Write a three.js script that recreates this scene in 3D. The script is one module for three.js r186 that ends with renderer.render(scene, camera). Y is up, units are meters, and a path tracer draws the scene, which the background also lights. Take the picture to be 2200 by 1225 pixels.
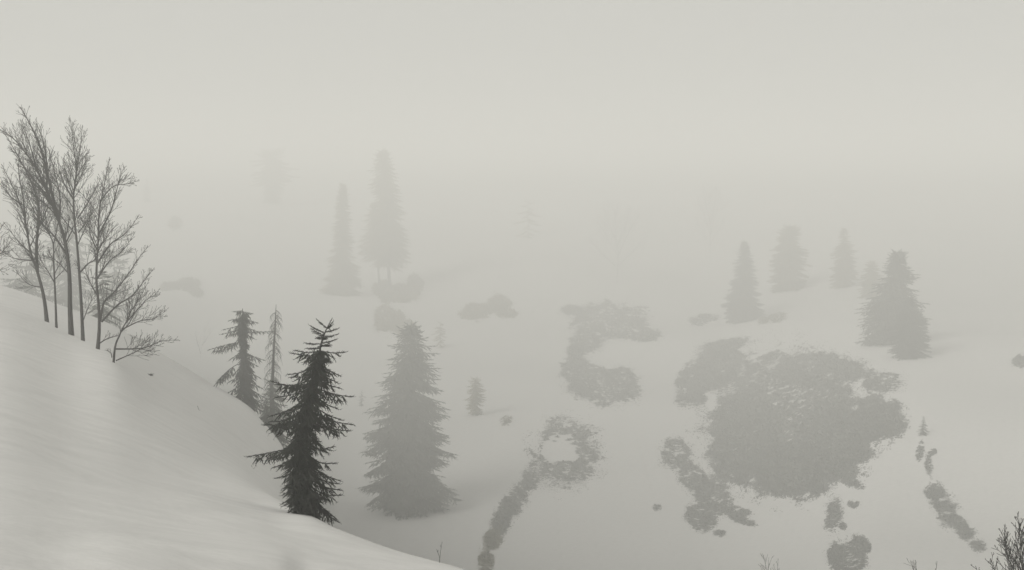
import * as THREE from 'three';
import { ImprovedNoise } from 'three/addons/math/ImprovedNoise.js';

// ------------------------------------------------------------------ camera, sky, sun, exposure, haze
const F = 3385, CX = 1100, CY = 612.5, PITCH = THREE.MathUtils.degToRad(3.4), EYE = 80;
const scene = new THREE.Scene();
const camera = new THREE.PerspectiveCamera(2 * Math.atan(CY / F) * 180 / Math.PI, 2200 / 1225, 0.3, 6000);
camera.position.set(0, EYE, 0);
camera.rotation.x = -PITCH;
const renderer = new THREE.WebGLRenderer({ antialias: true });
renderer.toneMapping = THREE.LinearToneMapping;
renderer.toneMappingExposure = 1.36;
renderer.shadowMap.enabled = true;
const sunAz = THREE.MathUtils.degToRad(-138), sunUp = THREE.MathUtils.degToRad(22);
const toSun = new THREE.Vector3(Math.sin(sunAz) * Math.cos(sunUp), Math.sin(sunUp), -Math.cos(sunAz) * Math.cos(sunUp));
{
  const W = 64, H = 64, data = new Float32Array(W * H * 4);        // even overcast, a little brighter overhead
  for (let j = 0; j < H; j++) for (let i = 0; i < W; i++) {
    const e = ((j + 0.5) / H - 0.5) * Math.PI, up = Math.max(0, Math.sin(e)), k = (j * W + i) * 4;
        const L = 0.36 + 0.24 * up;
    data[k] = L * 1.0; data[k + 1] = L * 0.995; data[k + 2] = L * 0.94; data[k + 3] = 1;
  }
  const sky = new THREE.DataTexture(data, W, H, THREE.RGBAFormat, THREE.FloatType);
  sky.mapping = THREE.EquirectangularReflectionMapping; sky.magFilter = THREE.LinearFilter; sky.needsUpdate = true;
  scene.background = sky; scene.environment = sky;
}
const sun = new THREE.DirectionalLight(new THREE.Color(1, 0.985, 0.935), 5);
sun.target.position.set(0, EYE - 20, -150); sun.position.copy(sun.target.position).addScaledVector(toSun, 900);
sun.castShadow = true; sun.shadow.radius = 60;
Object.assign(sun.shadow.camera, { left: -400, right: 400, top: 400, bottom: -400, near: 1, far: 2500 });
scene.add(sun, sun.target);
scene.fog = new THREE.FogExp2(new THREE.Color(1.0, 0.995, 0.96), 0.0038);

// ------------------------------------------------------------------ helpers
const V = (x, y, z) => new THREE.Vector3(x, y, z);
const UPV = V(0, 1, 0);
function rng(seed) { let s = seed >>> 0; return () => { s = (s + 0x6D2B79F5) | 0; let t = Math.imul(s ^ (s >>> 15), 1 | s); t = (t + Math.imul(t ^ (t >>> 7), 61 | t)) ^ t; return ((t ^ (t >>> 14)) >>> 0) / 4294967296; }; }
const noise = new ImprovedNoise(), nz = (x, y, z = 0.37) => noise.noise(x, y, z);
const cosP = Math.cos(PITCH), sinP = Math.sin(PITCH);
function at(px, py, d) {                                              // the point seen at (px, py), d metres away along the ground
  const X = (px - CX) / F, Y = -(py - CY) / F, g = Y * sinP + cosP, k = d / Math.hypot(X, g);
  return V(X * k, EYE + (Y * cosP - sinP) * k, -g * k);
}
const mpp = (d) => d / F * 1.01;                                      // metres to a photograph pixel at d
function pchip(xs, ys) {
  const n = xs.length, h = [], m = [], t = new Array(n).fill(0);
  for (let i = 0; i < n - 1; i++) { h[i] = xs[i + 1] - xs[i]; m[i] = (ys[i + 1] - ys[i]) / h[i]; }
  for (let i = 1; i < n - 1; i++) if (m[i - 1] * m[i] > 0) { const a = 2 * h[i] + h[i - 1], b = h[i] + 2 * h[i - 1]; t[i] = (a + b) / (a / m[i - 1] + b / m[i]); }
  t[0] = m[0]; t[n - 1] = m[n - 2];
  return (x) => {
    if (x <= xs[0]) return ys[0]; if (x >= xs[n - 1]) return ys[n - 1];
    let i = 0; while (x > xs[i + 1]) i++;
    const s = (x - xs[i]) / h[i], s2 = s * s, s3 = s2 * s;
    return ys[i] * (2 * s3 - 3 * s2 + 1) + h[i] * t[i] * (s3 - 2 * s2 + s) + ys[i + 1] * (3 * s2 - 2 * s3) + h[i] * t[i + 1] * (s3 - s2);
  };
}
const used = {};
function numbered(n) { used[n] = (used[n] ?? -1) + 1; return used[n] ? `${n}_${String(used[n]).padStart(3, '0')}` : n; }
function tag(o, label, category, group, kind) {
  o.userData = { label, category };
  if (group) o.userData.group = group;
  if (kind) o.userData.kind = kind;
  return o;
}
function thing(name, p, label, category, group) {
  const o = new THREE.Group(); o.name = numbered(name); o.position.copy(p); scene.add(o);
  return tag(o, label, category, group);
}
class Buf {                                                           // collects triangles in world space for one mesh
  constructor() { this.p = []; this.c = []; this.uv = []; this.tone = 1; }
  tri(a, b, c, t = this.tone) {
    this.p.push(a.x, a.y, a.z, b.x, b.y, b.z, c.x, c.y, c.z);
    for (let i = 0; i < 3; i++) this.c.push(t, t, t);
    this.uv.push(0, 0, 1, 0, 0.5, 1);
  }
  tube(pts, radii, sides = 5) {
    let prev = null, len = 0; const n = pts.length;
    const nrm = V(0.31, 0.2, 0.93);
    for (let i = 0; i < n; i++) {
      const d = pts[Math.min(i + 1, n - 1)].clone().sub(pts[Math.max(i - 1, 0)]).normalize();
      const u = nrm.clone().addScaledVector(d, -nrm.dot(d)).normalize(); nrm.copy(u);
      const w = d.clone().cross(u), r = radii[i], ring = [];
      if (i) len += pts[i].distanceTo(pts[i - 1]);
      for (let k = 0; k < sides; k++) { const a = k / sides * Math.PI * 2; ring.push(pts[i].clone().addScaledVector(u, Math.cos(a) * r).addScaledVector(w, Math.sin(a) * r)); }
      if (prev) for (let k = 0; k < sides; k++) {
        const q = (k + 1) % sides, v0 = (len - pts[i].distanceTo(pts[i - 1])) * 1.5, v1 = len * 1.5, u0 = k / sides, u1 = (k + 1) / sides;
        this.tri(prev[k], prev[q], ring[q]); this.tri(prev[k], ring[q], ring[k]);
        this.uv.splice(-12, 12, u0, v0, u1, v0, u1, v1, u0, v0, u1, v1, u0, v1);
      }
      prev = ring;
    }
  }
  build(name, material, parent, origin) {
    const g = new THREE.BufferGeometry(), o = origin ?? parent.position;
    for (let i = 0; i < this.p.length; i += 3) { this.p[i] -= o.x; this.p[i + 1] -= o.y; this.p[i + 2] -= o.z; }
    g.setAttribute('position', new THREE.Float32BufferAttribute(this.p, 3));
    g.setAttribute('color', new THREE.Float32BufferAttribute(this.c, 3));
    g.setAttribute('uv', new THREE.Float32BufferAttribute(this.uv, 2));
    g.computeVertexNormals();
    const m = new THREE.Mesh(g, material); m.name = parent === scene ? numbered(name) : name; m.castShadow = m.receiveShadow = true;
    parent.add(m); return m;
  }
}
function noiseTexture(size, fn, srgb) {
  const d = new Uint8Array(size * size * 4);
  for (let j = 0; j < size; j++) for (let i = 0; i < size; i++) { const v = Math.max(0, Math.min(255, Math.round(255 * fn(i / size, j / size)))), k = (j * size + i) * 4; d[k] = d[k + 1] = d[k + 2] = v; d[k + 3] = 255; }
  const t = new THREE.DataTexture(d, size, size); t.wrapS = t.wrapT = THREE.RepeatWrapping; t.magFilter = THREE.LinearFilter; t.minFilter = THREE.LinearMipmapLinearFilter; t.generateMipmaps = true;
  if (srgb) t.colorSpace = THREE.SRGBColorSpace;
  t.needsUpdate = true; return t;
}
// tileable noise: the unit square wrapped on two circles
const wrapNoise = (u, v, f, s) => { const a = u * 2 * Math.PI, b = v * 2 * Math.PI, r = f / (2 * Math.PI); return nz(r * Math.cos(a) + s, r * Math.sin(a) + r * Math.cos(b) * 1.3, r * Math.sin(b) + s * 1.7); };
const rnd0 = rng(5);
const snowBump = noiseTexture(512, (u, v) => 0.5 + 0.3 * wrapNoise(u, v, 14, 3) + 0.2 * wrapNoise(u, v, 45, 9) + 0.12 * wrapNoise(u, v, 130, 4));
const snowMap = noiseTexture(512, (u, v) => 0.95 + 0.035 * wrapNoise(u, v, 9, 1) + 0.025 * wrapNoise(u, v, 60, 2) + 0.03 * (rnd0() - 0.5), true);
const barkMap = noiseTexture(256, (u, v) => 0.72 + 0.3 * wrapNoise(u, v, 22, 7) + 0.2 * (rnd0() - 0.5) + 0.12 * Math.sin(u * 50 + 5 * wrapNoise(u, v, 8, 2)), true);
const std = (rgb, extra = {}) => new THREE.MeshStandardMaterial({ color: new THREE.Color().setRGB(...rgb), roughness: 0.95, side: THREE.DoubleSide, ...extra });
const M = {
  snow: std([0.58, 0.572, 0.555], { map: snowMap, bumpMap: snowBump, bumpScale: 0.005, roughness: 0.85 }),
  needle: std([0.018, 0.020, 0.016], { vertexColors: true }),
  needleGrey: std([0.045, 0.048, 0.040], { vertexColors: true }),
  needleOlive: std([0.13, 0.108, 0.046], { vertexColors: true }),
  scrub: std([0.085, 0.086, 0.077], { vertexColors: true }),
  scrubBrown: std([0.115, 0.103, 0.062], { vertexColors: true }),
  bark: std([0.036, 0.033, 0.030], { map: barkMap }),
  };

// ------------------------------------------------------------------ the snow: near hillside, its crest, the valley and the far slope
const slopeAt = (az, py) => { const Y = -(py - CY) / F, g = Y * sinP + cosP; return (Y * cosP - sinP) / (g / Math.cos(az)); };
const azOf = (px) => Math.atan((px - CX) / F / (cosP - 0.085 * sinP));
const FAR = [[600, 640], [760, 492], [940, 420], [1200, 407], [1700, 402]];
const VAL = [[180, 1400], [232, 1225], [272, 1105], [355, 900], [460, 755], ...FAR];
const VALR = [[170, 1400], [225, 1165], [290, 915], [360, 768], [470, 680], [600, 605], [760, 482], [940, 420], [1200, 407], [1700, 402]];
const NEARR = [[12, 1640], [16, 1520], [22, 1580], [40, 1700], [100, 1800]];
const PROFILES = [
  [-700, [[14, 1000], [30, 660], [60, 470], [90, 400], [120, 395], [200, 440], [300, 480], [490, 470], [620, 440], [760, 425], [1000, 410], [1400, 403]]],
  [-250, [[13, 1180], [28, 860], [50, 680], [75, 570], [96, 548], [120, 580], [170, 680], [260, 740], [520, 690], [640, 610], [770, 480], [940, 420], [1200, 407], [1700, 402]]],
  [0, [[12.5, 1225], [25, 930], [45, 745], [62, 662], [76, 622], [86, 612], [100, 645], [150, 800], [230, 900], [320, 860], [460, 755], ...FAR]],
  [150, [[13, 1225], [24, 990], [40, 830], [56, 735], [64, 704], [76, 675], [90, 661], [104, 690], [150, 830], [230, 950], [320, 880], [460, 755], ...FAR]],
  [245, [[13, 1225], [23, 1030], [38, 870], [52, 778], [62, 746], [80, 712], [95, 699], [110, 725], [150, 850], [230, 980], [320, 890], [460, 755], ...FAR]],
  [330, [[13.3, 1225], [23, 1055], [38, 910], [54, 833], [72, 786], [95, 757], [106, 750], [120, 775], [160, 900], [230, 1020], [320, 900], [460, 755], ...FAR]],
  [440, [[14, 1225], [22, 1090], [33, 995], [50, 915], [75, 852], [100, 823], [113, 815], [126, 840], [170, 960], [230, 1060], [320, 910], [460, 755], ...FAR]],
  [540, [[14.5, 1225], [22, 1112], [29, 1053], [34, 1034], [50, 990], [75, 922], [95, 884], [104, 877], [116, 905], [155, 1050], [220, 1150], [262, 1080], [355, 900], [460, 755], ...FAR]],
  [600, [[15, 1225], [22, 1126], [26, 1086], [29, 1074], [33, 1080], [45, 1058], [66, 995], [84, 957], [92, 950], [106, 990], [150, 1130], [210, 1240], [262, 1105], [355, 900], [460, 755], ...FAR]],
  [660, [[16, 1225], [21, 1146], [24, 1110], [26.5, 1104], [30, 1125], [45, 1160], [65, 1120], [82, 1090], [100, 1140], [150, 1300], [225, 1235], [262, 1105], [355, 900], [460, 755], ...FAR]],
  [720, [[16, 1232], [19, 1185], [22, 1145], [24, 1136], [27, 1152], [40, 1280], [100, 1400], ...VAL]],
  [850, [[17, 1240], [20, 1196], [22, 1184], [25, 1200], [40, 1400], [100, 1600], ...VAL]],
  [1000, [[16, 1290], [19, 1236], [21, 1224], [24, 1246], [40, 1480], [100, 1700], ...VAL]],
  [1200, [[14, 1430], [18, 1345], [20, 1335], [24, 1380], [40, 1600], [100, 1800], ...VAL]],
  [1500, [...NEARR, ...VAL]],
  [1900, [...NEARR, ...VALR]],
  [2250, [...NEARR, ...VALR]],
  [2700, [[12, 1640], [16, 1520], [22, 1560], [40, 1560], [100, 1350], [170, 1000], [225, 830], [290, 720], [410, 590], [620, 470], [1000, 412], [1400, 403]]],
];
const LD = (d) => Math.log(d + 4);
const cols = PROFILES.map(([px, list]) => {
  const az = azOf(px), xs = [LD(0)], ys = [EYE - 1.7];
  for (const [d, py] of list) { xs.push(LD(d)); ys.push(EYE + d * slopeAt(az, py)); }
  return [az, pchip(xs, ys)];
});
// out of the frame the hillside goes on: up behind the camera, valley sides left and right
const outer = (deg, list) => [deg * Math.PI / 180, pchip([LD(0), ...list.map((q) => LD(q[0]))], [EYE - 1.7, ...list.map((q) => EYE + q[1])])];
const left = [outer(-180, [[10, 3], [30, 6], [60, 7], [100, 8], [400, 9], [1400, 9]]), outer(-120, [[10, 4], [30, 7], [60, 8], [100, 9], [400, 9], [1400, 9]]), outer(-70, [[10, 1], [30, 5], [60, 6], [100, 7], [400, 8], [1400, 9]])];
const right = [outer(60, [[30, -7], [100, -15], [250, -4], [400, 3], [1400, 7]]), outer(120, [[30, 2], [100, 5], [400, 7], [1400, 8]]), outer(180, [[10, 3], [30, 6], [60, 7], [100, 8], [400, 9], [1400, 9]])];
const ring = [...left, ...cols, ...right];
function groundY(x, z) {
  const d = Math.hypot(x, z), az = Math.atan2(x, -z), L = LD(d);
  let i = 0; while (i < ring.length - 2 && az > ring[i + 1][0]) i++;
  const lo = Math.max(0, i - 1), hi = Math.min(ring.length - 1, i + 2), xs = [], ys = [];
  for (let k = lo; k <= hi; k++) { xs.push(ring[k][0]); ys.push(ring[k][1](L)); }
  let y = pchip(xs, ys)(az);
  const near = Math.min(1, d / 10);
  y += near * (0.06 * nz(x / 5.1, z / 5.1) + 0.006 * nz(x / 1.1, z / 1.3, 4.1) + 0.0025 * nz(x / 0.4, z / 0.5, 8.3));
  const far = Math.min(1, Math.max(0, (d - 120) / 100));
  y += far * (4.4 * nz(x / 62, z / 70, 2.2) + 0.25 * nz(x / 24, z / 28, 6.6));
  return y;
}
{
  const az = [], ds = [];
  for (let a = -180; a < -21; a += 3) az.push(a);
  for (let a = -21; a <= 21; a += 0.14) az.push(a);
  for (let a = 24; a <= 180; a += 3) az.push(a);
  az[az.length - 1] = 180;
  const n = 340; for (let j = 0; j < n; j++) ds.push(1.2 * Math.pow(1800 / 1.2, j / (n - 1)));
  const pos = [0, groundY(0, 0), 0], uv = [0, 0], idx = [];
  for (const a of az) for (const d of ds) {
    const t = a * Math.PI / 180, x = d * Math.sin(t), z = -d * Math.cos(t);
    pos.push(x, groundY(x, z), z); uv.push(x / 6, z / 6);
  }
  for (let i = 0; i < az.length - 1; i++) {
    idx.push(0, 1 + (i + 1) * n, 1 + i * n);
    for (let j = 0; j < n - 1; j++) { const a = 1 + i * n + j, b = a + n; idx.push(a, b, a + 1, b, b + 1, a + 1); }
  }
  const g = new THREE.BufferGeometry();
  g.setAttribute('position', new THREE.Float32BufferAttribute(pos, 3)); g.setAttribute('uv', new THREE.Float32BufferAttribute(uv, 2)); g.setIndex(idx); g.computeVertexNormals();
  const m = new THREE.Mesh(g, M.snow); m.name = 'snowy_hillside'; m.castShadow = m.receiveShadow = true; m.userData = { kind: 'structure', label: 'smooth snow covered mountain hillside falling into a foggy valley' };
  scene.add(m);
}
function hit(px, py, dmin = 5, dmax = 1600) {                         // where the ground shows at a pixel
  let d = dmin, step = Math.max(0.4, dmin * 0.01), last = dmin;
  for (; d < dmax; d += Math.max(0.4, d * 0.01)) { const p = at(px, py, d); if (p.y <= groundY(p.x, p.z)) { let a = last, b = d; for (let k = 0; k < 18; k++) { const c = (a + b) / 2, q = at(px, py, c); if (q.y <= groundY(q.x, q.z)) b = c; else a = c; } return at(px, py, b); } last = d; }
  return at(px, py, dmax);
}
const flatD = (p) => Math.hypot(p.x, p.z);
const down = (p, s = 0) => V(p.x, groundY(p.x, p.z) - s, p.z);

// ------------------------------------------------------------------ conifers
// a shoot: a thin spindle set with needles that point forward
function shoot(b, p, dir, len, r, R, needles) {
  const u = V(0.3, 0.9, 0.2).cross(dir).normalize(), w = dir.clone().cross(u), tip = p.clone().addScaledVector(dir, len), mid = p.clone().addScaledVector(dir, len * 0.45), t = 0.65 + 0.7 * R();
  const c = [0, 1, 2].map((k) => mid.clone().addScaledVector(u, Math.cos(k * 2.094) * r * 0.45).addScaledVector(w, Math.sin(k * 2.094) * r * 0.45));
  for (let k = 0; k < 3; k++) { b.tri(p, c[k], c[(k + 1) % 3], t); b.tri(tip, c[k], c[(k + 1) % 3], t); }
  for (let k = 0; k < needles; k++) {
    const s = (k + R()) / needles, a = R() * 6.283, o = p.clone().addScaledVector(dir, len * s), q = u.clone().multiplyScalar(Math.cos(a)).addScaledVector(w, Math.sin(a));
    const e = o.clone().addScaledVector(q, r * (0.9 + 0.5 * R())).addScaledVector(dir, r * 1.1), side = dir.clone().multiplyScalar(r * 0.22);
    b.tri(o.clone().sub(side), o.clone().add(side), e, t);
  }
}
// a spruce bough: axis that sags and lifts again at the tip, side twigs in its plane, shoots on the twigs, some hanging
function bough(wood, leaf, p0, dir, len, o, R) {
  const N = Math.max(4, Math.round(len / (o.r * 3.2))), pts = [p0.clone()], h = V(dir.x, 0, dir.z).normalize(), side = V(-h.z, 0, h.x);
  for (let i = 1; i <= N; i++) {
    const s = i / N, d = dir.clone(); d.y += -o.droop * Math.sin(Math.min(1, s * 1.3) * Math.PI * 0.62) + o.lift * s * s; d.addScaledVector(side, 0.12 * (R() - 0.5)); d.normalize();
    pts.push(pts[i - 1].clone().addScaledVector(d, len / N));
  }
  if (wood) wood.tube(pts, pts.map((_, i) => (o.wood ?? 0.012 * len) * (1 - 0.85 * i / N) + 0.001), 4);
  for (let i = o.bare ? Math.round(o.bare * N) : 0; i < N; i++) {
    const s = i / N, p = pts[i], d = pts[i + 1].clone().sub(p).normalize();
    shoot(leaf, p, d, len / N * 1.6, o.r, R, o.needles);
    const tl = Math.min(len * 0.42, o.twig) * (s < 0.25 ? 0.45 + 2 * s : 1) * (1 - 0.78 * s) + o.r * 2.2;
    for (const sg of [-1, 1]) {
      if (R() < o.skip) continue;
      const td = d.clone().multiplyScalar(0.75).addScaledVector(side, sg * (0.75 + 0.3 * R())).add(V(0, -o.hang * (0.3 + R()), 0)).normalize(), m = Math.max(1, Math.round(tl / (o.r * 4)));
      let q = p.clone();
      for (let k = 0; k < m; k++) {
        td.y -= o.hang * 0.18; td.normalize();
        const l = tl / m; shoot(leaf, q, td, l * 1.35, o.r * 0.95, R, o.needles);
        if (m > 1) for (const g of [-1, 1]) if (R() < 0.75) {
          const sd = td.clone().multiplyScalar(0.8).addScaledVector(h, g * 0.65).add(V(0, -0.5 * o.hang * R(), 0)).normalize();
          shoot(leaf, q, sd, l * (1.1 - 0.4 * k / m) + o.r, o.r * 0.9, R, o.needles);
        }
        q.addScaledVector(td, l);
      }
    }
    if (R() < o.under) shoot(leaf, p, V(0.4 * (R() - 0.5), -1, 0.4 * (R() - 0.5)).addScaledVector(d, 0.4).normalize(), o.r * (3 + 5 * R()), o.r * 0.9, R, o.needles);
  }
  shoot(leaf, pts[N], pts[N].clone().sub(pts[N - 1]).normalize(), o.r * 4, o.r, R, o.needles);
}
// a curve through points, sampled by height
function trunkLine(points) {
  const c = new THREE.CatmullRomCurve3(points), s = c.getPoints(60);
  return { s, at(y) { let i = 0; while (i < s.length - 2 && s[i + 1].y < y) i++; const k = THREE.MathUtils.clamp((y - s[i].y) / (s[i + 1].y - s[i].y || 1), 0, 1.2); return s[i].clone().lerp(s[i + 1], k); } };
}

// the dark spruce on the near crest
{
  const D = 24.6, R = rng(11), line = [[655, 1120], [651, 1050], [649, 970], [654, 920], [660, 880], [669, 840], [682, 796], [689, 743], [698, 715], [710, 691]].map(([x, y]) => at(x, y, D));
  line[0] = down(line[1], 0.15); line[0].x += 0.02;
  const tl = trunkLine(line), root = thing('spruce_tree', down(line[0]), 'dark young spruce with ragged boughs standing on the near snow crest, sharpest tree in view', 'spruce tree');
  const tb = new Buf(); tb.tube(tl.s, tl.s.map((_, i) => 0.042 * (1 - i / 60) + 0.005), 7); tb.build('trunk', M.bark, root);
  const yOf = (py) => at(660, py, D).y, px = mpp(D), rough = rng(12);
  const grow = (py, a, len, rise, o = {}) => {                        // a in degrees: 0 right, 90 towards the camera, 180 left
    const w = new Buf(), l = new Buf(), p = tl.at(yOf(py)), t = a * Math.PI / 180, dir = V(Math.cos(t), rise, Math.sin(t) ).normalize();
    bough(w, l, p, dir, len * px, { r: 0.03, droop: 0.3 + 0.45 * R(), lift: 0.25 + 0.5 * R(), hang: 0.45 + 0.4 * R(), twig: 0.28 + 0.18 * R(), skip: 0.17, under: 0.7, needles: 7, ...o }, R);
    const m = w.build('bough', M.bark, root); l.build('needles', M.needle, m, root.position);
  };
  // leader and the thin top whorls
  { const l = new Buf(); for (let i = 30; i < 60; i++) { const d = tl.s[i + 1].clone().sub(tl.s[i]); if (i > 46) shoot(l, tl.s[i], d.clone().normalize(), d.length() * 1.5, 0.016, R, 7); } shoot(l, tl.s[60], tl.s[60].clone().sub(tl.s[58]).normalize(), 0.07, 0.016, R, 8); l.build('leader', M.needle, root); }
  const thin = { twig: 0.13, droop: 0.1, lift: 0.1, hang: 0.1, under: 0.1, r: 0.022 };
  for (const [py, a, len, rise] of [[706, 178, 20, 0.9], [708, 20, 14, 1.1], [714, 5, 20, 0.3], [716, 160, 28, 0.55], [722, 200, 24, 0.5], [726, 350, 24, 0.25], [730, 90, 22, 0.4], [731, 270, 22, 0.4], [740, 180, 26, 0.1], [738, 5, 26, 0.3], [748, 170, 22, 0.0], [744, 60, 24, 0.2], [746, 300, 24, 0.2]]) grow(py, a, len, rise, thin);
  // boughs that stand out to the sides, as in the outline
  for (const [py, a, len, rise, o] of [
    [758, 178, 40, 0.05, {}], [757, 4, 44, 0.05, {}], [768, 186, 58, 0.18, { droop: 0.25, lift: 0.1, twig: 0.2 }], [780, 176, 56, -0.2, {}], [782, 2, 40, 0.0, {}], [798, 182, 54, -0.1, {}], [800, 6, 42, -0.1, {}],
    [818, 184, 74, 0.05, {}], [815, 356, 52, -0.1, {}], [828, 174, 80, 0.15, {}], [836, 183, 66, -0.1, {}], [836, 2, 78, 0.0, { lift: 0.3 }], [850, 8, 60, -0.2, {}], [862, 180, 84, 0.0, {}], [868, 355, 70, -0.3, {}],
    [880, 186, 78, -0.1, {}], [884, 4, 98, -0.1, { lift: 0.35 }], [896, 176, 72, -0.15, {}], [900, 350, 92, -0.15, {}], [915, 182, 80, -0.05, {}], [918, 12, 80, -0.4, { hang: 0.7 }], [930, 174, 70, -0.3, {}],
    [962, 181, 106, 0.0, { droop: 0.3, lift: 0.05, twig: 0.3 }], [956, 4, 66, -0.15, {}], [970, 190, 60, -0.2, {}], [976, 356, 76, -0.2, {}], [990, 6, 82, -0.15, {}], [1004, 178, 56, -0.5, {}], [1006, 2, 84, -0.3, {}], [1020, 354, 88, -0.2, {}],
    [1030, 184, 48, -0.6, {}], [1036, 5, 84, -0.45, {}], [1052, 358, 82, -0.45, {}], [1064, 8, 84, -0.55, {}], [1074, 4, 82, -0.6, {}], [1060, 182, 46, -0.7, {}], [1046, 176, 48, -0.6, {}],
  ]) grow(py + 6 * (rough() - 0.5), a + 30 * (rough() - 0.5), len * (Math.abs(a - 180) > 90 ? 0.93 : 1) * (len > 90 ? 1 : 0.88 + 0.26 * rough()), rise + 0.25 * (rough() - 0.5), o);
  // and those towards and away from the camera that fill the crown
  for (let py = 752; py < 1085; py += py < 880 ? 4 : 3.4) {
    const s = (py - 750) / 330, len = 32 + 52 * Math.pow(s, 0.75) * (py > 930 && py < 960 ? 0.75 : 1);
    for (const sg of [1, -1]) { const a = sg * (55 + 70 * R()); grow(py + 3 * R(), a, len * ((py < 880 ? 0.52 : 0.62) + 0.4 * R()) * (sg > 0 && py > 1040 ? 0.75 : 1), -0.1 - 0.35 * s * R(), { hang: 0.55, twig: 0.3, needles: 5 }); }
  }
}

// a conifer farther off: trunk and a crown of boughs whose reach follows the outline
function conifer(name, label, group, base, h, reach, opt = {}) {
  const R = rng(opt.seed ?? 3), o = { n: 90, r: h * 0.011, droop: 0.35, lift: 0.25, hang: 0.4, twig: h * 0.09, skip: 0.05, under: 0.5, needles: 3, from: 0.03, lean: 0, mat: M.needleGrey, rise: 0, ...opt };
  if (!o.r) { o.r = h * 0.0075; o.n = Math.round(o.n * 1.5); }
  const root = thing(name, base, label, 'conifer', group), tb = new Buf(), top = base.clone().add(V(o.lean * h, h, 0));
  const tl = trunkLine([base.clone().add(V(0, -0.3, 0)), base.clone().lerp(top, 0.35).add(V((R() - 0.5) * 0.02 * h, 0, 0)), base.clone().lerp(top, 0.7).add(V((R() - 0.5) * 0.02 * h, 0, 0)), top]);
  tb.tube(tl.s, tl.s.map((_, i) => h * 0.012 * (1 - i / 60) + h * 0.0015), 6); tb.build('trunk', M.bark, root);
  const b = new Buf(), prof = pchip(reach.map((q) => q[0]), reach.map((q) => q[1]));
  for (let i = 0; i < o.n; i++) {
    const s = o.from + (1 - o.from) * Math.pow((i + R()) / o.n, 1.05), a = i * 2.399 + R() * 0.7, clump = nz(Math.cos(a) * 1.6 + s * 6, Math.sin(a) * 1.6, s * 7 + (o.seed ?? 1)), len = prof(s) * h * (0.68 + 0.38 * R() + 0.42 * clump);
    if (clump < -0.42 && s > 0.1) continue;
    const t = tl.at(base.y + s * h), dir = V(Math.cos(a), o.rise + 0.25 * (R() - 0.5) - 0.25 * (1 - s) + 5 * Math.max(0, s - 0.84), Math.sin(a)).normalize();
    if (len > 0.01 * h) bough(null, b, t, dir, len, { ...o, twig: Math.min(o.twig * 1.25, len * 0.62) }, R);
  }
  shoot(b, tl.at(base.y + h * 0.985), V(0.05, 1, 0).normalize(), h * 0.05, h * 0.006, R, 6);
  b.build('crown', o.mat, root);
  return root;
}
// px of foot and tip -> base point on the ground and height
function stand(px, pyBase, pyTop, d) { const p = d ? at(px, pyBase, d) : hit(px, pyBase, 130); const b = d ? down(p) : p, t = at(px, pyTop, flatD(b)); return [b, t.y - b.y]; }

{ // big grey spruce in the middle
  const [b, h] = stand(884, 1098, 700);
  conifer('spruce_tree', 'tall broad grey spruce veiled in fog, right of the dark spruce', null, b, h, [[0, 0.18], [0.1, 0.225], [0.25, 0.25], [0.4, 0.25], [0.55, 0.215], [0.7, 0.175], [0.85, 0.125], [0.94, 0.075], [1, 0.015]], { n: 260, seed: 8, r: h * 0.0085, needles: 3, hang: 0.5, lift: 0.2, droop: 0.3, rise: -0.05 });
}


// smaller and fainter conifers
const C = (name, label, px, base, top, reach, opt = {}, group = null) => { const [b, h] = stand(px, base, top, opt.d); return conifer(name, label, group, b, h, reach, opt); };
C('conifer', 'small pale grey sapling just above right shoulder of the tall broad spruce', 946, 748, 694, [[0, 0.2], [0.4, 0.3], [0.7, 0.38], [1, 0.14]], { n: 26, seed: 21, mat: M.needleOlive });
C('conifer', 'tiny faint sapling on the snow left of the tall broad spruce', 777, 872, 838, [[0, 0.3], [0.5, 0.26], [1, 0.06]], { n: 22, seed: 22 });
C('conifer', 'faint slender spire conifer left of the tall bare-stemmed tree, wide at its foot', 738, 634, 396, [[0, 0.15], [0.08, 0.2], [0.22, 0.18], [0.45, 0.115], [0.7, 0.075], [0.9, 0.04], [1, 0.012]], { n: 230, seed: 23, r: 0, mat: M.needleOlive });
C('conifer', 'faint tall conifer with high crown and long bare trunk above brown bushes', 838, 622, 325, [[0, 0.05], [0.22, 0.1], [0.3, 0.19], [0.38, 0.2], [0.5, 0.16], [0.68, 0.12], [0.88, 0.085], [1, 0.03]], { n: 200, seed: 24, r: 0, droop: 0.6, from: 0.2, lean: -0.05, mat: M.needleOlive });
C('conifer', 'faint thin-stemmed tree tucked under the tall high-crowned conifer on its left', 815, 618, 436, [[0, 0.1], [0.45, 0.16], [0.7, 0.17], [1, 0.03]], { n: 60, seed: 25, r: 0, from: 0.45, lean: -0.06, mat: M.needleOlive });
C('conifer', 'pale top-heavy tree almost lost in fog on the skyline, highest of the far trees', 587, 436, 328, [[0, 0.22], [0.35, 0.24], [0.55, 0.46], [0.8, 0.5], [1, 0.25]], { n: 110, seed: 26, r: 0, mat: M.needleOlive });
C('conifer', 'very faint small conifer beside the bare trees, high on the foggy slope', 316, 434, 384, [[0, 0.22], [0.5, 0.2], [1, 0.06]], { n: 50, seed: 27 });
C('conifer', 'grey pointed conifer leftmost of the tree row in the far right fog', 1598, 690, 520, [[0, 0.24], [0.15, 0.27], [0.35, 0.24], [0.6, 0.18], [0.85, 0.1], [1, 0.02]], { n: 200, seed: 28, r: 0 });
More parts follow.
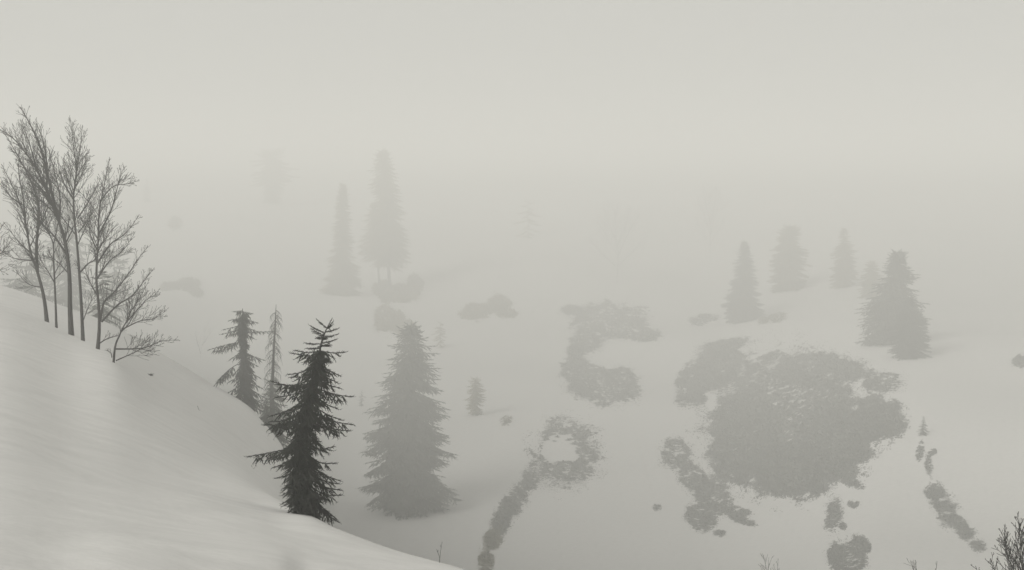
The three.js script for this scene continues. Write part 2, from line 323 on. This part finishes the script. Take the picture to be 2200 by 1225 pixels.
C('conifer', 'pale rounded yellowish conifer, second from left in the far right row', 1695, 622, 488, [[0, 0.2], [0.1, 0.32], [0.4, 0.34], [0.7, 0.29], [0.92, 0.2], [1, 0.1]], { n: 180, seed: 29, r: 0, mat: M.needleOlive });
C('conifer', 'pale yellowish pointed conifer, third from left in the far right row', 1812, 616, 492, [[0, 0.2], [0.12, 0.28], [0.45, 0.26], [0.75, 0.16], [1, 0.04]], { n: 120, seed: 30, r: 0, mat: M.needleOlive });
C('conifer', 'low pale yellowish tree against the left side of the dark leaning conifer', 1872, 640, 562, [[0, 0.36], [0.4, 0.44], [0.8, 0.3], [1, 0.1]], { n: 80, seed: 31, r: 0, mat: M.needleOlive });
C('conifer', 'dark grey full conifer with shaggy sides, rightmost of the far right row', 1914, 738, 543, [[0, 0.22], [0.18, 0.36], [0.42, 0.37], [0.62, 0.26], [0.82, 0.14], [1, 0.04]], { n: 240, seed: 32, lean: 0.07, r: 0.35 });
C('conifer', 'dark grey bushy young conifer at the right foot of the shaggy one', 1954, 769, 640, [[0, 0.24], [0.2, 0.36], [0.5, 0.36], [0.8, 0.24], [1, 0.06]], { n: 150, seed: 33, r: 0 });
C('conifer', 'small olive tree standing alone in the snow right of the tall broad spruce', 1022, 892, 812, [[0, 0.16], [0.15, 0.26], [0.5, 0.3], [0.8, 0.26], [1, 0.12]], { n: 80, seed: 34, mat: M.needleOlive });
C('conifer', 'small dark pointed tree above the gully strip at far right', 1984, 934, 896, [[0, 0.36], [0.4, 0.3], [1, 0.05]], { n: 50, seed: 35 });
C('conifer', 'dim grey conifer half hidden behind the trunks of the bare trees', 140, 650, 415, [[0, 0.16], [0.3, 0.18], [0.6, 0.13], [1, 0.03]], { n: 120, seed: 36, d: 330 }, null);
C('conifer', 'dim low conifer at left frame edge behind the bare trees', 66, 640, 540, [[0, 0.34], [0.4, 0.32], [1, 0.1]], { n: 100, seed: 37, d: 290 });
C('conifer', 'very faint conifer in the fog behind the leftmost leaning trunks', 245, 640, 540, [[0, 0.25], [0.4, 0.2], [1, 0.05]], { n: 70, seed: 39, d: 310 });

// the layered little conifer behind the bare trees, on the back of the crest
{
  const [b, h] = stand(222, 716, 584, 112);
  conifer('conifer', 'small grey conifer with flat layered boughs just behind the bare trees', null, b, h, [[0, 0.32], [0.3, 0.3], [0.6, 0.22], [0.85, 0.16], [1, 0.05]], { n: 34, seed: 38, r: h * 0.022, droop: 0.3, lift: 0.1, rise: -0.1, hang: 0.15, under: 0.1 });
}

// the pair on the second crest: ragged spruce and the dead spire
{
  const D = 103, R = rng(61), line = [[530, 884], [528, 840], [525, 780], [522, 730], [521, 690], [521, 663]].map(([x, y]) => at(x, y, D));
  line[0] = down(line[0], 0.2);
  const tl = trunkLine(line), root = thing('spruce_tree', down(line[0]), 'ragged grey spruce on the second crest with long bough reaching left', 'spruce tree'), px = mpp(D);
  const tb = new Buf(); tb.tube(tl.s, tl.s.map((_, i) => 0.16 * (1 - i / 60) + 0.02), 6); tb.build('trunk', M.bark, root);
  const grow = (py, a, len, rise, o = {}) => {
    const w = new Buf(), l = new Buf(), p = tl.at(at(525, py, D).y), t = a * Math.PI / 180;
    bough(w, l, p, V(Math.cos(t), rise, Math.sin(t)).normalize(), len * px, { r: 0.085, droop: 0.45, lift: 0.15, hang: 0.8, twig: 0.8, skip: 0.08, under: 0.8, needles: 4, ...o }, R);
    const m = w.build('bough', M.bark, root); l.build('needles', M.needle, m, root.position);
  };
  for (const [py, a, len, rise, o] of [[668, 180, 12, 0.2, {}], [670, 0, 14, 0.1, {}], [682, 182, 22, 0.05, {}], [684, 2, 26, 0.0, {}], [690, 90, 16, 0, {}], [692, 270, 18, 0, {}], [698, 178, 34, 0.05, {}], [700, 356, 30, -0.1, {}], [706, 186, 40, 0.02, {}],
    [712, 8, 22, -0.3, {}], [715, 2, 58, 0.08, { droop: 0.05, lift: 0, twig: 0.05, bare: 0.35, under: 0.2 }], [722, 180, 24, -0.5, {}], [738, 181, 68, 0.28, { droop: 0.5, lift: -0.1, bare: 0.2 }], [752, 176, 30, -0.4, {}], [758, 5, 40, -0.05, {}], [770, 356, 26, -0.3, {}],
    [780, 183, 78, 0.1, { droop: 0.8, lift: -0.6, bare: 0.35, twig: 0.9 }], [792, 4, 32, -0.3, {}], [800, 178, 34, -0.3, {}], [812, 2, 36, -0.3, {}], [820, 182, 40, -0.35, {}], [830, 0, 44, -0.3, {}], [838, 180, 46, -0.5, {}], [848, 356, 52, -0.25, {}], [856, 184, 40, -0.4, {}], [862, 3, 40, -0.3, {}]]) grow(py, a, len, rise, o);
  for (let py = 672; py < 880; py += 2.6) { const thin = py > 705 && py < 775 ? 0.6 : 1; for (const sg of [1, -1]) grow(py, sg * (50 + 80 * R()), (14 + 26 * (py - 665) / 200) * thin * (0.7 + 0.5 * R()), -0.2 - 0.3 * R()); }
}
function deadTree(D, pts, label) {
  const R = rng(71), line = pts.map(([x, y]) => at(x, y, D)); line[0] = down(line[0], 0.2);
  const tl = trunkLine(line), root = thing('dead_tree', down(line[0]), label, 'dead tree'), px = mpp(D), h = tl.s[60].y - tl.s[0].y;
  const tb = new Buf(); tb.tube(tl.s, tl.s.map((_, i) => 0.15 * Math.pow(1 - i / 60, 0.8) + 0.012), 6); tb.build('trunk', M.bark, root);
  for (let i = 0; i < 58; i++) {
    const s = 0.1 + 0.86 * i / 57, p = tl.at(tl.s[0].y + s * h), a = i * 2.4 + R(), len = px * (10 + 26 * (1 - s) + 12 * R()), q = new Buf(), w = [p.clone()], d = V(Math.cos(a), 0.35 - 0.3 * R(), Math.sin(a));
    for (let k = 0; k < 6; k++) { d.y -= 0.28; w.push(w[k].clone().addScaledVector(d.clone().normalize(), len / 6)); }
    q.tube(w, w.map((_, k) => 0.026 * (1 - k / 7)), 3);
    for (let k = 1; k < 6; k++) for (const g of [-1, 1]) { const e = w[k].clone().add(V(g * -Math.sin(a) * (0.2 + 0.3 * R()), -0.25 - 0.4 * R(), g * Math.cos(a) * (0.2 + 0.3 * R()))); q.tube([w[k], w[k].clone().lerp(e, 0.5).add(V(0, 0.05, 0)), e], [0.011, 0.009, 0.004], 3); }
    q.build('branch', M.bark, root);
  }
}
deadTree(112, [[586, 890], [583, 850], [586, 800], [588, 750], [591, 700], [593, 654]], 'thin dead tree with drooping bare twigs between the ragged and dark spruces');
{
  const [b, h] = stand(590, 905, 816, 108);
  conifer('conifer', 'low grey conifer at the foot of the thin dead tree', null, b, h, [[0, 0.3], [0.3, 0.34], [0.7, 0.22], [1, 0.06]], { n: 46, seed: 72, r: h * 0.018, needles: 4, hang: 0.6 });
  const [b2, h2] = stand(572, 934, 872, 97);
  conifer('conifer', 'drooping low bush conifer on the second crest left of the dark spruce', null, b2, h2, [[0, 0.5], [0.4, 0.55], [0.8, 0.4], [1, 0.15]], { n: 46, seed: 73, r: h2 * 0.024, needles: 4, hang: 0.8, droop: 0.6, lift: 0 });
}

// ------------------------------------------------------------------ bare trees and shrubs
function twigs(b, p, dir, len, r, level, R, o) {
  const n = level > 1 ? 7 : 4, pts = [p.clone()], d = dir.clone().normalize(), bend = V((R() - 0.5), R() * 0.6 + o.up, (R() - 0.5)).multiplyScalar(0.16);
  for (let i = 0; i < n; i++) { d.add(bend).add(V(R() - 0.5, R() - 0.5, R() - 0.5).multiplyScalar(0.12)).normalize(); pts.push(pts[i].clone().addScaledVector(d, len / n)); }
  b.tube(pts, pts.map((_, i) => Math.max(o.thin, r * (1 - 0.8 * i / n))), level > 1 ? 4 : 3);
  if (level > 0) along(b, pts, len, r, level, R, o);
}
function along(b, pts, len, r, level, R, o, span = len) {
  const n = Math.round(span / o.gap[level]), m = pts.length - 1;
  for (let k = 0; k < n; k++) {
    const s = 0.16 + 0.82 * (k + R()) / n, f = s * m, i = Math.min(m - 1, Math.floor(f)), q = pts[i].clone().lerp(pts[i + 1], f - i), ax = pts[i + 1].clone().sub(pts[i]).normalize();
    const a = k * 2.4 + R() * 1.2, u = V(0.2, 0.1, 1).cross(ax).normalize(), w = ax.clone().cross(u), side = u.multiplyScalar(Math.cos(a)).addScaledVector(w, Math.sin(a) * 0.8);
    twigs(b, q, ax.clone().multiplyScalar(1.0).addScaledVector(side, 0.5 + 0.35 * R()).add(V(o.drift ?? 0, 0.15, 0)), len * (0.6 * (1 - s) + 0.12) * (0.6 + 0.6 * R()), r * (1 - 0.7 * s) * 0.55, level - 1, R, o);
  }
}
const smooth = (pts, n) => new THREE.CatmullRomCurve3(pts).getPoints(n);
// trunk and limbs are courses of pixels read off the photograph at distance D; each limb may swing towards or away from the camera
function bareTree(name, label, D, trunk, r0, limbs, seed, opt = {}, group = 'bare trees on the left crest') {
  const R = rng(seed), px = mpp(D), o = { thin: 0.0058 * D / 60, gap: [1, 0.15 * D / 60, 0.13 * D / 60, 0.4 * D / 60], up: 0.1, auto: 9, ...opt };
  const line = trunk.map(([x, y], i) => at(x, y, D + (opt.swing ?? 0) * i)); if (!opt.float) line[0] = down(line[0], 0.12);
  const pts = smooth(line, 26), root = thing(name, line[0], label, opt.category ?? 'bare tree', group), tb = new Buf();
  const len = pts.reduce((s, p, i) => i ? s + p.distanceTo(pts[i - 1]) : 0, 0);
  tb.tube(pts, pts.map((_, i) => Math.max(o.thin, 0.7 * r0 * (1 + 0.35 * Math.exp(-i / 1.6)) * Math.pow(1 - i / 27, 0.75))), 7);
  tb.build(opt.stem ?? 'trunk', M.bark, root);
  const top = new Buf(); along(top, pts.slice(13), len * 0.27, r0 * 0.4, 2, R, o, len * 0.6); top.build('twigs', M.bark, root);
  for (const [course, r] of limbs) {
    const z = (R() - 0.5) * 2, c = smooth(course.map(([x, y], i) => at(x, y, D + z * i * px * 14)), 16), b = new Buf(), l = c.reduce((s, p, i) => i ? s + p.distanceTo(c[i - 1]) : 0, 0);
    b.tube(c, c.map((_, i) => Math.max(o.thin, 0.72 * r * px * (1 - 0.85 * i / 16))), 5); along(b, c, Math.min(l, (o.reach ?? 85) * px), r * px * 0.5, 2, R, o, l); b.build('limb', M.bark, root);
  }
  for (let k = 0; k < o.auto; k++) {
    const i = Math.round(26 * (0.28 + 0.6 * (k + R()) / o.auto)), a = R() * 6.283, ax = pts[Math.min(26, i + 1)].clone().sub(pts[i - 1]).normalize(), b = new Buf();
    twigs(b, pts[i], ax.addScaledVector(V(Math.cos(a), 0.1, Math.sin(a)), 0.75), len * (0.07 + 0.16 * R()), r0 * 0.4 * (1 - i / 30), 2, R, o); b.build('limb', M.bark, root);
  }
  return root;
}
bareTree('bare_tree', 'bare tree bending left, nearest the left edge, its trunk forked and swollen low down', 63, [[101, 691], [95, 645], [86, 605], [76, 572], [66, 544], [58, 500], [51, 463], [30, 407], [2, 352]], 0.10, [
  [[[80, 585], [78, 529], [83, 453], [74, 410], [60, 377], [38, 335], [10, 287]], 5], [[[66, 544], [40, 520], [10, 480]], 2.6], [[[55, 490], [50, 430], [40, 370], [42, 310]], 3], [[[70, 560], [30, 555], [0, 538]], 2], [[[46, 440], [20, 420], [-10, 380]], 2.6], [[[92, 618], [60, 610], [25, 570]], 1.8], [[[78, 500], [100, 450], [110, 400]], 2.4]], 101, { drift: -0.06 });
bareTree('bare_tree', 'slim bare tree, second trunk from left on the crest', 61.5, [[121, 701], [119, 650], [117, 605], [115, 560], [114, 524], [104, 500], [91, 478], [84, 440], [76, 395]], 0.06, [
  [[[118, 610], [104, 585], [88, 560], [74, 520]], 2], [[[116, 590], [132, 560], [146, 530]], 1.6], [[[114, 530], [124, 480], [130, 430]], 2], [[[118, 600], [140, 575], [150, 540]], 1.5]], 102, { auto: 6, drift: -0.04 });
bareTree('bare_tree', 'thickest bare tree on the crest, dark trunk sweeping far up to the left', 60, [[153, 719], [150, 655], [149, 595], [142, 534], [133, 495], [121, 463], [96, 402], [71, 352], [32, 301], [6, 281]], 0.125, [
  [[[121, 463], [104, 385], [86, 316], [61, 261], [43, 230]], 4.6], [[[110, 436], [84, 400], [52, 360], [22, 318]], 3.2], [[[144, 550], [118, 510], [90, 480], [66, 440], [50, 400]], 3.4], [[[140, 525], [160, 480], [168, 430]], 2.2], [[[100, 410], [100, 350], [88, 290], [76, 262]], 3], [[[128, 480], [128, 420], [114, 360], [104, 320]], 2.6], [[[80, 366], [60, 300], [48, 268]], 2.2], [[[149, 590], [120, 560], [96, 548]], 1.8]], 103, { drift: -0.05, auto: 8 });
bareTree('bare_tree', 'upright bare tree with tallest straight leader in the middle of the group', 58.5, [[178, 724], [175, 664], [171, 600], [166, 534], [159, 463], [158, 418], [164, 367], [157, 311], [152, 258]], 0.085, [
  [[[172, 585], [190, 566], [203, 558], [216, 530], [232, 506]], 2.6], [[[160, 433], [140, 400], [128, 370], [122, 330]], 2.4], [[[166, 470], [186, 440], [200, 415], [214, 388]], 2.4], [[[164, 367], [172, 320], [177, 270]], 2], [[[168, 500], [190, 470], [206, 430]], 2], [[[162, 400], [178, 370], [186, 330]], 1.8], [[[178, 690], [194, 650], [206, 632]], 1.6]], 104);
bareTree('bare_tree', 'bare tree with wide fan of limbs leaning right, beside the tallest straight one', 56, [[209, 742], [213, 705], [212, 660], [207, 605], [208, 560], [210, 529], [213, 453], [223, 402], [235, 337]], 0.085, [
  [[[215, 690], [224, 648], [243, 630], [278, 585], [300, 552], [318, 530]], 3.2], [[[209, 566], [238, 524], [268, 503], [298, 464]], 2.8], [[[211, 505], [238, 453], [248, 418], [258, 380], [267, 357]], 2.6], [[[218, 692], [252, 656], [284, 635], [312, 600], [328, 580]], 3], [[[216, 430], [244, 400], [270, 396], [288, 394]], 1.8], [[[210, 540], [196, 510], [188, 470], [184, 440]], 2], [[[208, 600], [236, 560], [262, 540], [290, 500]], 2.4]], 105, { drift: 0.03 });
bareTree('bare_tree', 'low bare tree sprawling right, last of the group down the crest', 52, [[243, 774], [248, 741], [256, 722], [263, 706], [272, 690], [283, 666], [300, 640], [322, 598]], 0.05, [
  [[[246, 750], [280, 750], [312, 747], [344, 734], [384, 730]], 2.6], [[[249, 775], [283, 760], [312, 747], [340, 742]], 2], [[[262, 708], [300, 690], [330, 684], [358, 667]], 2.2], [[[213, 738], [232, 727], [256, 720]], 2.2], [[[240, 768], [238, 758], [226, 752]], 1.6], [[[270, 694], [300, 660], [320, 640], [340, 632]], 2], [[[258, 716], [280, 690], [292, 650], [300, 620]], 1.8]], 106, { auto: 5, drift: 0.05, up: 0.2 });
bareTree('bare_tree', 'bare tree mostly cut off by the left edge, only its twigs in view', 66, [[-42, 650], [-40, 600], [-36, 560], [-30, 520], [-28, 470]], 0.06, [
  [[[-38, 590], [-14, 560], [6, 540], [22, 520]], 2.4], [[[-36, 570], [-10, 548], [20, 540]], 2], [[[-32, 540], [-10, 510], [8, 480]], 2], [[[-38, 580], [-10, 578], [18, 590]], 1.6]], 107, { auto: 5 });
// shrubs whose tops rise from below the frame, lower right
const nearShrub = (label, D, sx, stems, seed, o = {}) => bareTree('bare_shrub', label, D, stems[0], o.r ?? 0.028, stems.slice(1).map((c) => [c, o.w ?? 2.4]), seed, { auto: o.auto ?? 6, category: 'bare shrub', stem: 'stem', swing: 0, float: true, gap: [1, 0.1, 0.14, 0.2].map((g) => g * (o.g ?? 1)), thin: o.r < 0.02 ? 0.0024 : 0.0045, ...o }, null);
nearShrub('dark leafless shrub filling the lower right corner', 27, 2190, [[[2212, 1490], [2210, 1380], [2204, 1280], [2196, 1190], [2186, 1102]], [[2212, 1420], [2190, 1300], [2168, 1220], [2160, 1150]], [[2212, 1420], [2180, 1320], [2150, 1250], [2128, 1200]], [[2212, 1400], [2230, 1280], [2220, 1160]], [[2206, 1300], [2180, 1230], [2160, 1180], [2158, 1140]], [[2200, 1240], [2192, 1180], [2200, 1130]], [[2212, 1440], [2160, 1350], [2120, 1280], [2096, 1216]]], 111, { auto: 14, g: 0.7, reach: 120 });
nearShrub('few thin bare twigs poking over the bottom edge below the brown scrub band', 29, 1660, [[[1664, 1500], [1662, 1400], [1656, 1300], [1650, 1240], [1640, 1192]], [[1662, 1380], [1668, 1280], [1672, 1200]], [[1660, 1340], [1646, 1260], [1634, 1216]]], 112, { auto: 2, r: 0.012, w: 1.1, g: 1.3 });
nearShrub('short bare twigs at the bottom edge left of the corner shrub', 28, 1980, [[[1986, 1500], [1990, 1400], [1984, 1300], [1972, 1230], [1952, 1207]], [[1990, 1400], [2004, 1280], [2014, 1206]], [[1986, 1320], [1976, 1260], [1962, 1220]]], 113, { auto: 2, r: 0.014, w: 1.3, g: 1.3 });
nearShrub('single hair-thin sprig standing on the near snow edge at the bottom', 21, 945, [[[944, 1214], [945, 1198], [947, 1182], [950, 1164]], [[945, 1200], [941, 1188], [938, 1180]]], 114, { auto: 0, r: 0.006, w: 0.6, g: 2.2, float: false });
// far leafless trees, hardly more than a tint
const farBare = (label, px, base, top, seed, w) => { const [b, h] = stand(px, base, top), D = flatD(b), k = (x, y) => [px + x * w, base - y * (base - top)];
  bareTree('bare_tree', label, D, [k(0, 0), k(0.05, 0.35), k(-0.05, 0.7), k(0.05, 1)], h * 0.003, [[[k(0, 0.3), k(0.4, 0.6), k(0.8, 0.85)], 0.7], [[k(0, 0.35), k(-0.4, 0.6), k(-0.8, 0.8)], 0.6], [[k(0, 0.45), k(0.3, 0.7), k(0.5, 0.95)], 0.6], [[k(0, 0.5), k(-0.3, 0.75), k(-0.5, 0.95)], 0.6], [[k(0, 0.2), k(0.6, 0.4), k(1, 0.55)], 0.6], [[k(0, 0.2), k(-0.6, 0.4), k(-1, 0.55)], 0.6]], seed, { thin: 0.011, gap: [1, 0.8, 1.2, 2], auto: 12 }, null); };
farBare('ghostly leafless tree above the rounded scrub patches, barely visible', 1325, 610, 432, 121, 60);
farBare('ghostly tall thin tree in fog left of the far right row', 1525, 560, 392, 122, 32);
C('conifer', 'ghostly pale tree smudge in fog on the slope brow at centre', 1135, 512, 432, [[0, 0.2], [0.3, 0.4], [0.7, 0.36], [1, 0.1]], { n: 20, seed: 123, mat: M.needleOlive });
{ const D = flatD(hit(431, 770, 130)); bareTree('bare_shrub', 'faint leafless shrub on the snow left of the ragged spruce', D, [[430, 772], [434, 740], [440, 712], [450, 688]].map(([x, y]) => [x, y]), 0.035, [[[[431, 760], [424, 735], [418, 712]], 1], [[[434, 742], [446, 724], [458, 706]], 1]], 124, { auto: 3, thin: 0.012, gap: [1, 0.7, 1, 1.4], category: 'bare shrub', stem: 'stem' }, null); }

// ------------------------------------------------------------------ scrub: low dark thickets where the snow has gone
function tuft(b, p, w, h, R, blades) {
  const t = 0.88 + 0.24 * R();
  const c = p.clone().add(V(0, 0.3 * h, 0)), rim = [];                  // low mat of the shrub, then its shoots
  for (let k = 0; k < 6; k++) { const a = k * 1.047 + 0.5 * R(), q = w * (0.6 + 0.6 * R()); rim.push(V(p.x + Math.cos(a) * q, groundY(p.x + Math.cos(a) * q, p.z + Math.sin(a) * q) + 0.05, p.z + Math.sin(a) * q)); }
  for (let k = 0; k < 6; k++) b.tri(c, rim[(k + 1) % 6], rim[k], t);
  for (let k = 0; k < blades; k++) {
    const a = R() * 6.283, e = 0.15 + 1.3 * R(), l = 0.55 + 0.6 * R(), tip = p.clone().add(V(Math.cos(a) * Math.cos(e) * w * l, Math.sin(e) * h * l, Math.sin(a) * Math.cos(e) * w * l));
    const s = V(-Math.sin(a), 0.5 * (R() - 0.5), Math.cos(a)).multiplyScalar(w * 0.28), mid = p.clone().lerp(tip, 0.6);
    b.tri(p, mid.clone().add(s), tip, t); b.tri(p, tip, mid.clone().sub(s), t);
  }
}
// blobs: [centre x, centre y, half width, half height, turn in degrees]; negative half width cuts a hole
function scrub(name, label, category, blobs, o = {}, group = 'dark scrub patches on the valley snow') {
  const R = rng(o.seed), b = new Buf(), solid = blobs.filter((q) => q[2] > 0);
  let first = null;
  const rim = (x, y) => solid.reduce((m, [bx, by, ax, ay, w = 0]) => { const k = w * Math.PI / 180, X = x - bx, Y = y - by; return Math.min(m, Math.hypot((X * Math.cos(k) + Y * Math.sin(k)) / ax, (-X * Math.sin(k) + Y * Math.cos(k)) / ay)); }, 9);
  const holes = blobs.filter((q) => q[2] < 0);
  for (const [cx, cy, rx, ry, turn = 0] of solid) {
    const n = Math.max(140, Math.round(rx * ry * (o.dense ?? 1) * 1.1)), t = turn * Math.PI / 180;
    for (let i = 0; i < n; i++) {
      const r = Math.sqrt(R()) * 1.35, a = R() * 6.283, u = Math.cos(a) * r * rx, v = Math.sin(a) * r * ry, x = cx + u * Math.cos(t) - v * Math.sin(t), y = cy + u * Math.sin(t) + v * Math.cos(t);
      const e = rim(x, y) - 0.36 * nz(x / 30, y / 26, o.seed) - 0.2 * nz(x / 10, y / 9, o.seed + 3), soft = o.soft ?? 0.36;   // 0 in the thick of it, 1 at the outline
      const f = THREE.MathUtils.clamp((e - (1 - soft)) / (2 * soft), 0, 1);
      if (f > 0.82 || R() < f || (e < 0.62 && rx * ry > 900 && R() < 0.66) || holes.some(([hx, hy, ax, ay]) => Math.hypot((x - hx) / ax, (y - hy) / ay) < 0.72 + 0.5 * R() + 0.5 * nz(x / 12, y / 10, 7.7)) || nz(x / 13, y / 11, 5.5 + o.seed) > (o.gaps ?? 0.42) + 0.3) continue;
      const p = hit(x, y, 150); first ??= p; const m = mpp(flatD(p)), k = (o.size ?? 9) * 0.85 * m * (0.55 + 0.7 * R()) * (1 - 0.86 * Math.min(1, f * 1.7));
      p.y -= 0.1; tuft(b, p, k, k * (o.tall ?? 0.75), R, f > 0.4 ? 3 : o.blades ?? 5);
    }
  }
  const root = thing(name, down(first), label, category, group);
  b.build('foliage', o.mat ?? M.scrub, root);
  return root;
}
scrub('scrub_patch', 'largest dark scrub patch, broad and rounded, lower right of centre', 'scrub patch', [[1690, 900, 165, 150], [1540, 790, 62, 50, -20], [1490, 830, 42, 46], [1770, 792, 110, 34, 8], [1880, 900, 62, 52, 15], [1590, 960, 70, 90], [1700, 1020, 90, 52], [1800, 960, 70, 70], [1560, 745, 50, 16, -15], [1525, 862, -14, 20], [1902, 905, 46, 40, 10]], { seed: 201, gaps: 0.8, size: 10 });
scrub('scrub_patch', 'small dark oval scrub right of the largest patch, beyond a snow gap', 'scrub patch', [[1905, 820, 44, 22], [1868, 824, 18, 10]], { seed: 202 });
scrub('scrub_patch', 'upper rounded scrub patch in the centre with snow gap beneath it', 'scrub patch', [[1310, 690, 92, 42], [1260, 730, 36, 34], [1370, 715, 50, 20, 10], [1232, 668, 24, 12]], { seed: 203, gaps: 0.5 });
scrub('scrub_patch', 'lower rounded scrub patch in the centre under the snow gap', 'scrub patch', [[1300, 830, 78, 42, 8], [1236, 800, 36, 44], [1235, 760, 20, 24], [1340, 815, 36, 30]], { seed: 204, gaps: 0.55 });
scrub('scrub_patch', 'ring shaped scrub patch with pale snow in its middle', 'scrub patch', [[1215, 975, 74, 76], [1203, 966, -46, 32], [1232, 980, -18, 12]], { seed: 205, gaps: 0.8 });
scrub('scrub_strip', 'narrow dark scrub strip running down from the ring to the bottom edge', 'scrub strip', [[1140, 1032, 22, 30, 40], [1106, 1078, 24, 42, 30], [1078, 1120, 22, 40, 25]], { seed: 206, size: 8, gaps: 0.9, soft: 0.5 });
scrub('scrub_strip', 'brownish lower end of the narrow strip at the bottom edge', 'scrub strip', [[1058, 1160, 20, 40, 22], [1044, 1205, 17, 46, 6]], { seed: 207, mat: M.scrubBrown, size: 8, gaps: 0.9, soft: 0.5 });
scrub('scrub_patch', 'slanting scrub band between the narrow strip and the largest patch', 'scrub patch', [[1450, 975, 34, 34, 40], [1490, 1025, 30, 40, -35], [1530, 1068, 48, 44, 20], [1505, 1110, 34, 32], [1580, 1100, 34, 12, 10], [1545, 1146, 14, 8], [1595, 1118, 30, 8, 20]], { seed: 208, gaps: 0.36, size: 8 });
scrub('scrub_patch', 'loose wisps of scrub below the right flank of the largest patch', 'scrub patch', [[1820, 1010, 26, 30, 20], [1838, 1040, 20, 10, 20], [1836, 1084, 14, 8], [1780, 1020, 10, 24]], { seed: 209, gaps: 0.1, size: 6 });
scrub('scrub_strip', 'short upright scrub strip under the largest patch', 'scrub strip', [[1790, 1106, 19, 40, 6], [1812, 1132, 8, 9]], { seed: 210, size: 7 });
scrub('scrub_patch', 'dark scrub mound cut by the bottom edge under the short upright strip', 'scrub patch', [[1822, 1200, 42, 42], [1850, 1170, 26, 18, 30], [1795, 1190, 16, 30]], { seed: 211, size: 8 });
scrub('scrub_strip', 'long dark gully strip slanting down to the right near the corner shrub', 'scrub strip', [[2010, 1062, 20, 24, -25], [2036, 1098, 26, 40, -30], [2072, 1138, 17, 32, -45], [2100, 1172, 18, 14]], { seed: 212, size: 8, dense: 1.5, gaps: 0.9, soft: 0.5 });
scrub('scrub_strip', 'thin broken upper end of the long gully strip', 'scrub strip', [[1978, 968, 8, 26, 10], [1996, 1002, 9, 24, -10], [2004, 972, 10, 6, -50]], { seed: 213, size: 5, gaps: 0.2 });
scrub('bush', 'dim dark bush at the right frame edge in the fog', 'bush', [[2192, 778, 18, 16]], { seed: 214, tall: 1.1 }, null);
scrub('bush', 'arched olive bush in the snow right of the bare trees', 'bush', [[395, 612, 42, 14, -8], [420, 628, 22, 12, 20], [360, 618, 18, 9, -20]], { seed: 215, mat: M.scrubBrown, size: 8, tall: 1 }, null);
scrub('bush', 'small round olive bush high on the left snow slope', 'bush', [[375, 480, 16, 15]], { seed: 216, mat: M.scrubBrown, size: 8, tall: 1 }, null);
scrub('bush', 'upper brown bush clump at the foot of the tall high-crowned conifer', 'bush', [[862, 632, 46, 22, -6], [820, 622, 22, 20], [890, 612, 18, 18]], { seed: 217, mat: M.needleOlive, size: 11, tall: 1.3 }, null);
scrub('bush', 'lower brown bush clump directly above the tall broad spruce', 'bush', [[836, 690, 40, 30, 12], [868, 706, 26, 18]], { seed: 218, mat: M.needleOlive, size: 11, tall: 1.1 }, null);
scrub('bush', 'pale brown long low bush with two humps right of the brown clumps', 'bush', [[1020, 672, 36, 20], [1072, 652, 26, 22], [1090, 675, 24, 10]], { seed: 219, mat: M.needleOlive, size: 10, tall: 1.1 }, null);
scrub('bush', 'tiny brown bush in the snow above the ring shaped patch', 'bush', [[1089, 904, 16, 12]], { seed: 220, mat: M.scrubBrown, size: 7, tall: 1 }, null);
scrub('bush', 'faint low bush at the foot of the leftmost far row conifer', 'bush', [[1668, 682, 24, 12, -20], [1640, 690, 14, 9]], { seed: 221, mat: M.scrubBrown, size: 7, tall: 1 }, null);
scrub('bush', 'faint grey bush left of the far right row, above the largest patch', 'bush', [[1510, 688, 36, 13, -10]], { seed: 222, size: 8, gaps: 0.1 }, null);
scrub('bush', 'speck of scrub alone on snow left of the slanting band', 'bush', [[1412, 1090, 10, 8]], { seed: 223, size: 5, dense: 2 }, null);

// small things on the near snow
{
  const R = rng(301), p = hit(323, 808), root = thing('fir_sprig', p, 'small broken evergreen sprig lying on the near snow below the bare trees', 'sprig'), b = new Buf(), px = mpp(flatD(p));
  const st = new Buf(); st.tube([p.clone().add(V(-0.02, -0.03, 0)), p.clone().add(V(0.02, 0.05, 0)), p.clone().add(V(0.05, 0.12, 0.02))], [0.012, 0.009, 0.004], 4); st.build('stem', M.bark, root);
  for (const [a, e, l] of [[180, 0.15, 7], [170, 0.5, 5], [10, 0.5, 8], [30, 0.2, 6], [80, 0.7, 7], [250, 0.3, 6], [350, -0.1, 5]]) { const t = a * Math.PI / 180; shoot(b, p.clone().add(V(0, 0.03, 0)), V(Math.cos(t), e, Math.sin(t)).normalize(), l * px, 2.2 * px, R, 8); }
  b.build('needles', M.needle, root);
}
bareTree('bare_shrub', 'small dry stem sticking out of the snow below the ragged spruce', 58, [[433, 908], [431, 896], [428, 884], [424, 872]], 0.012, [[[[431, 896], [426, 890], [421, 886]], 0.6]], 302, { auto: 1, category: 'bare shrub', stem: 'stem', gap: [1, 0.5, 0.5, 0.5] }, null);

renderer.render(scene, camera);
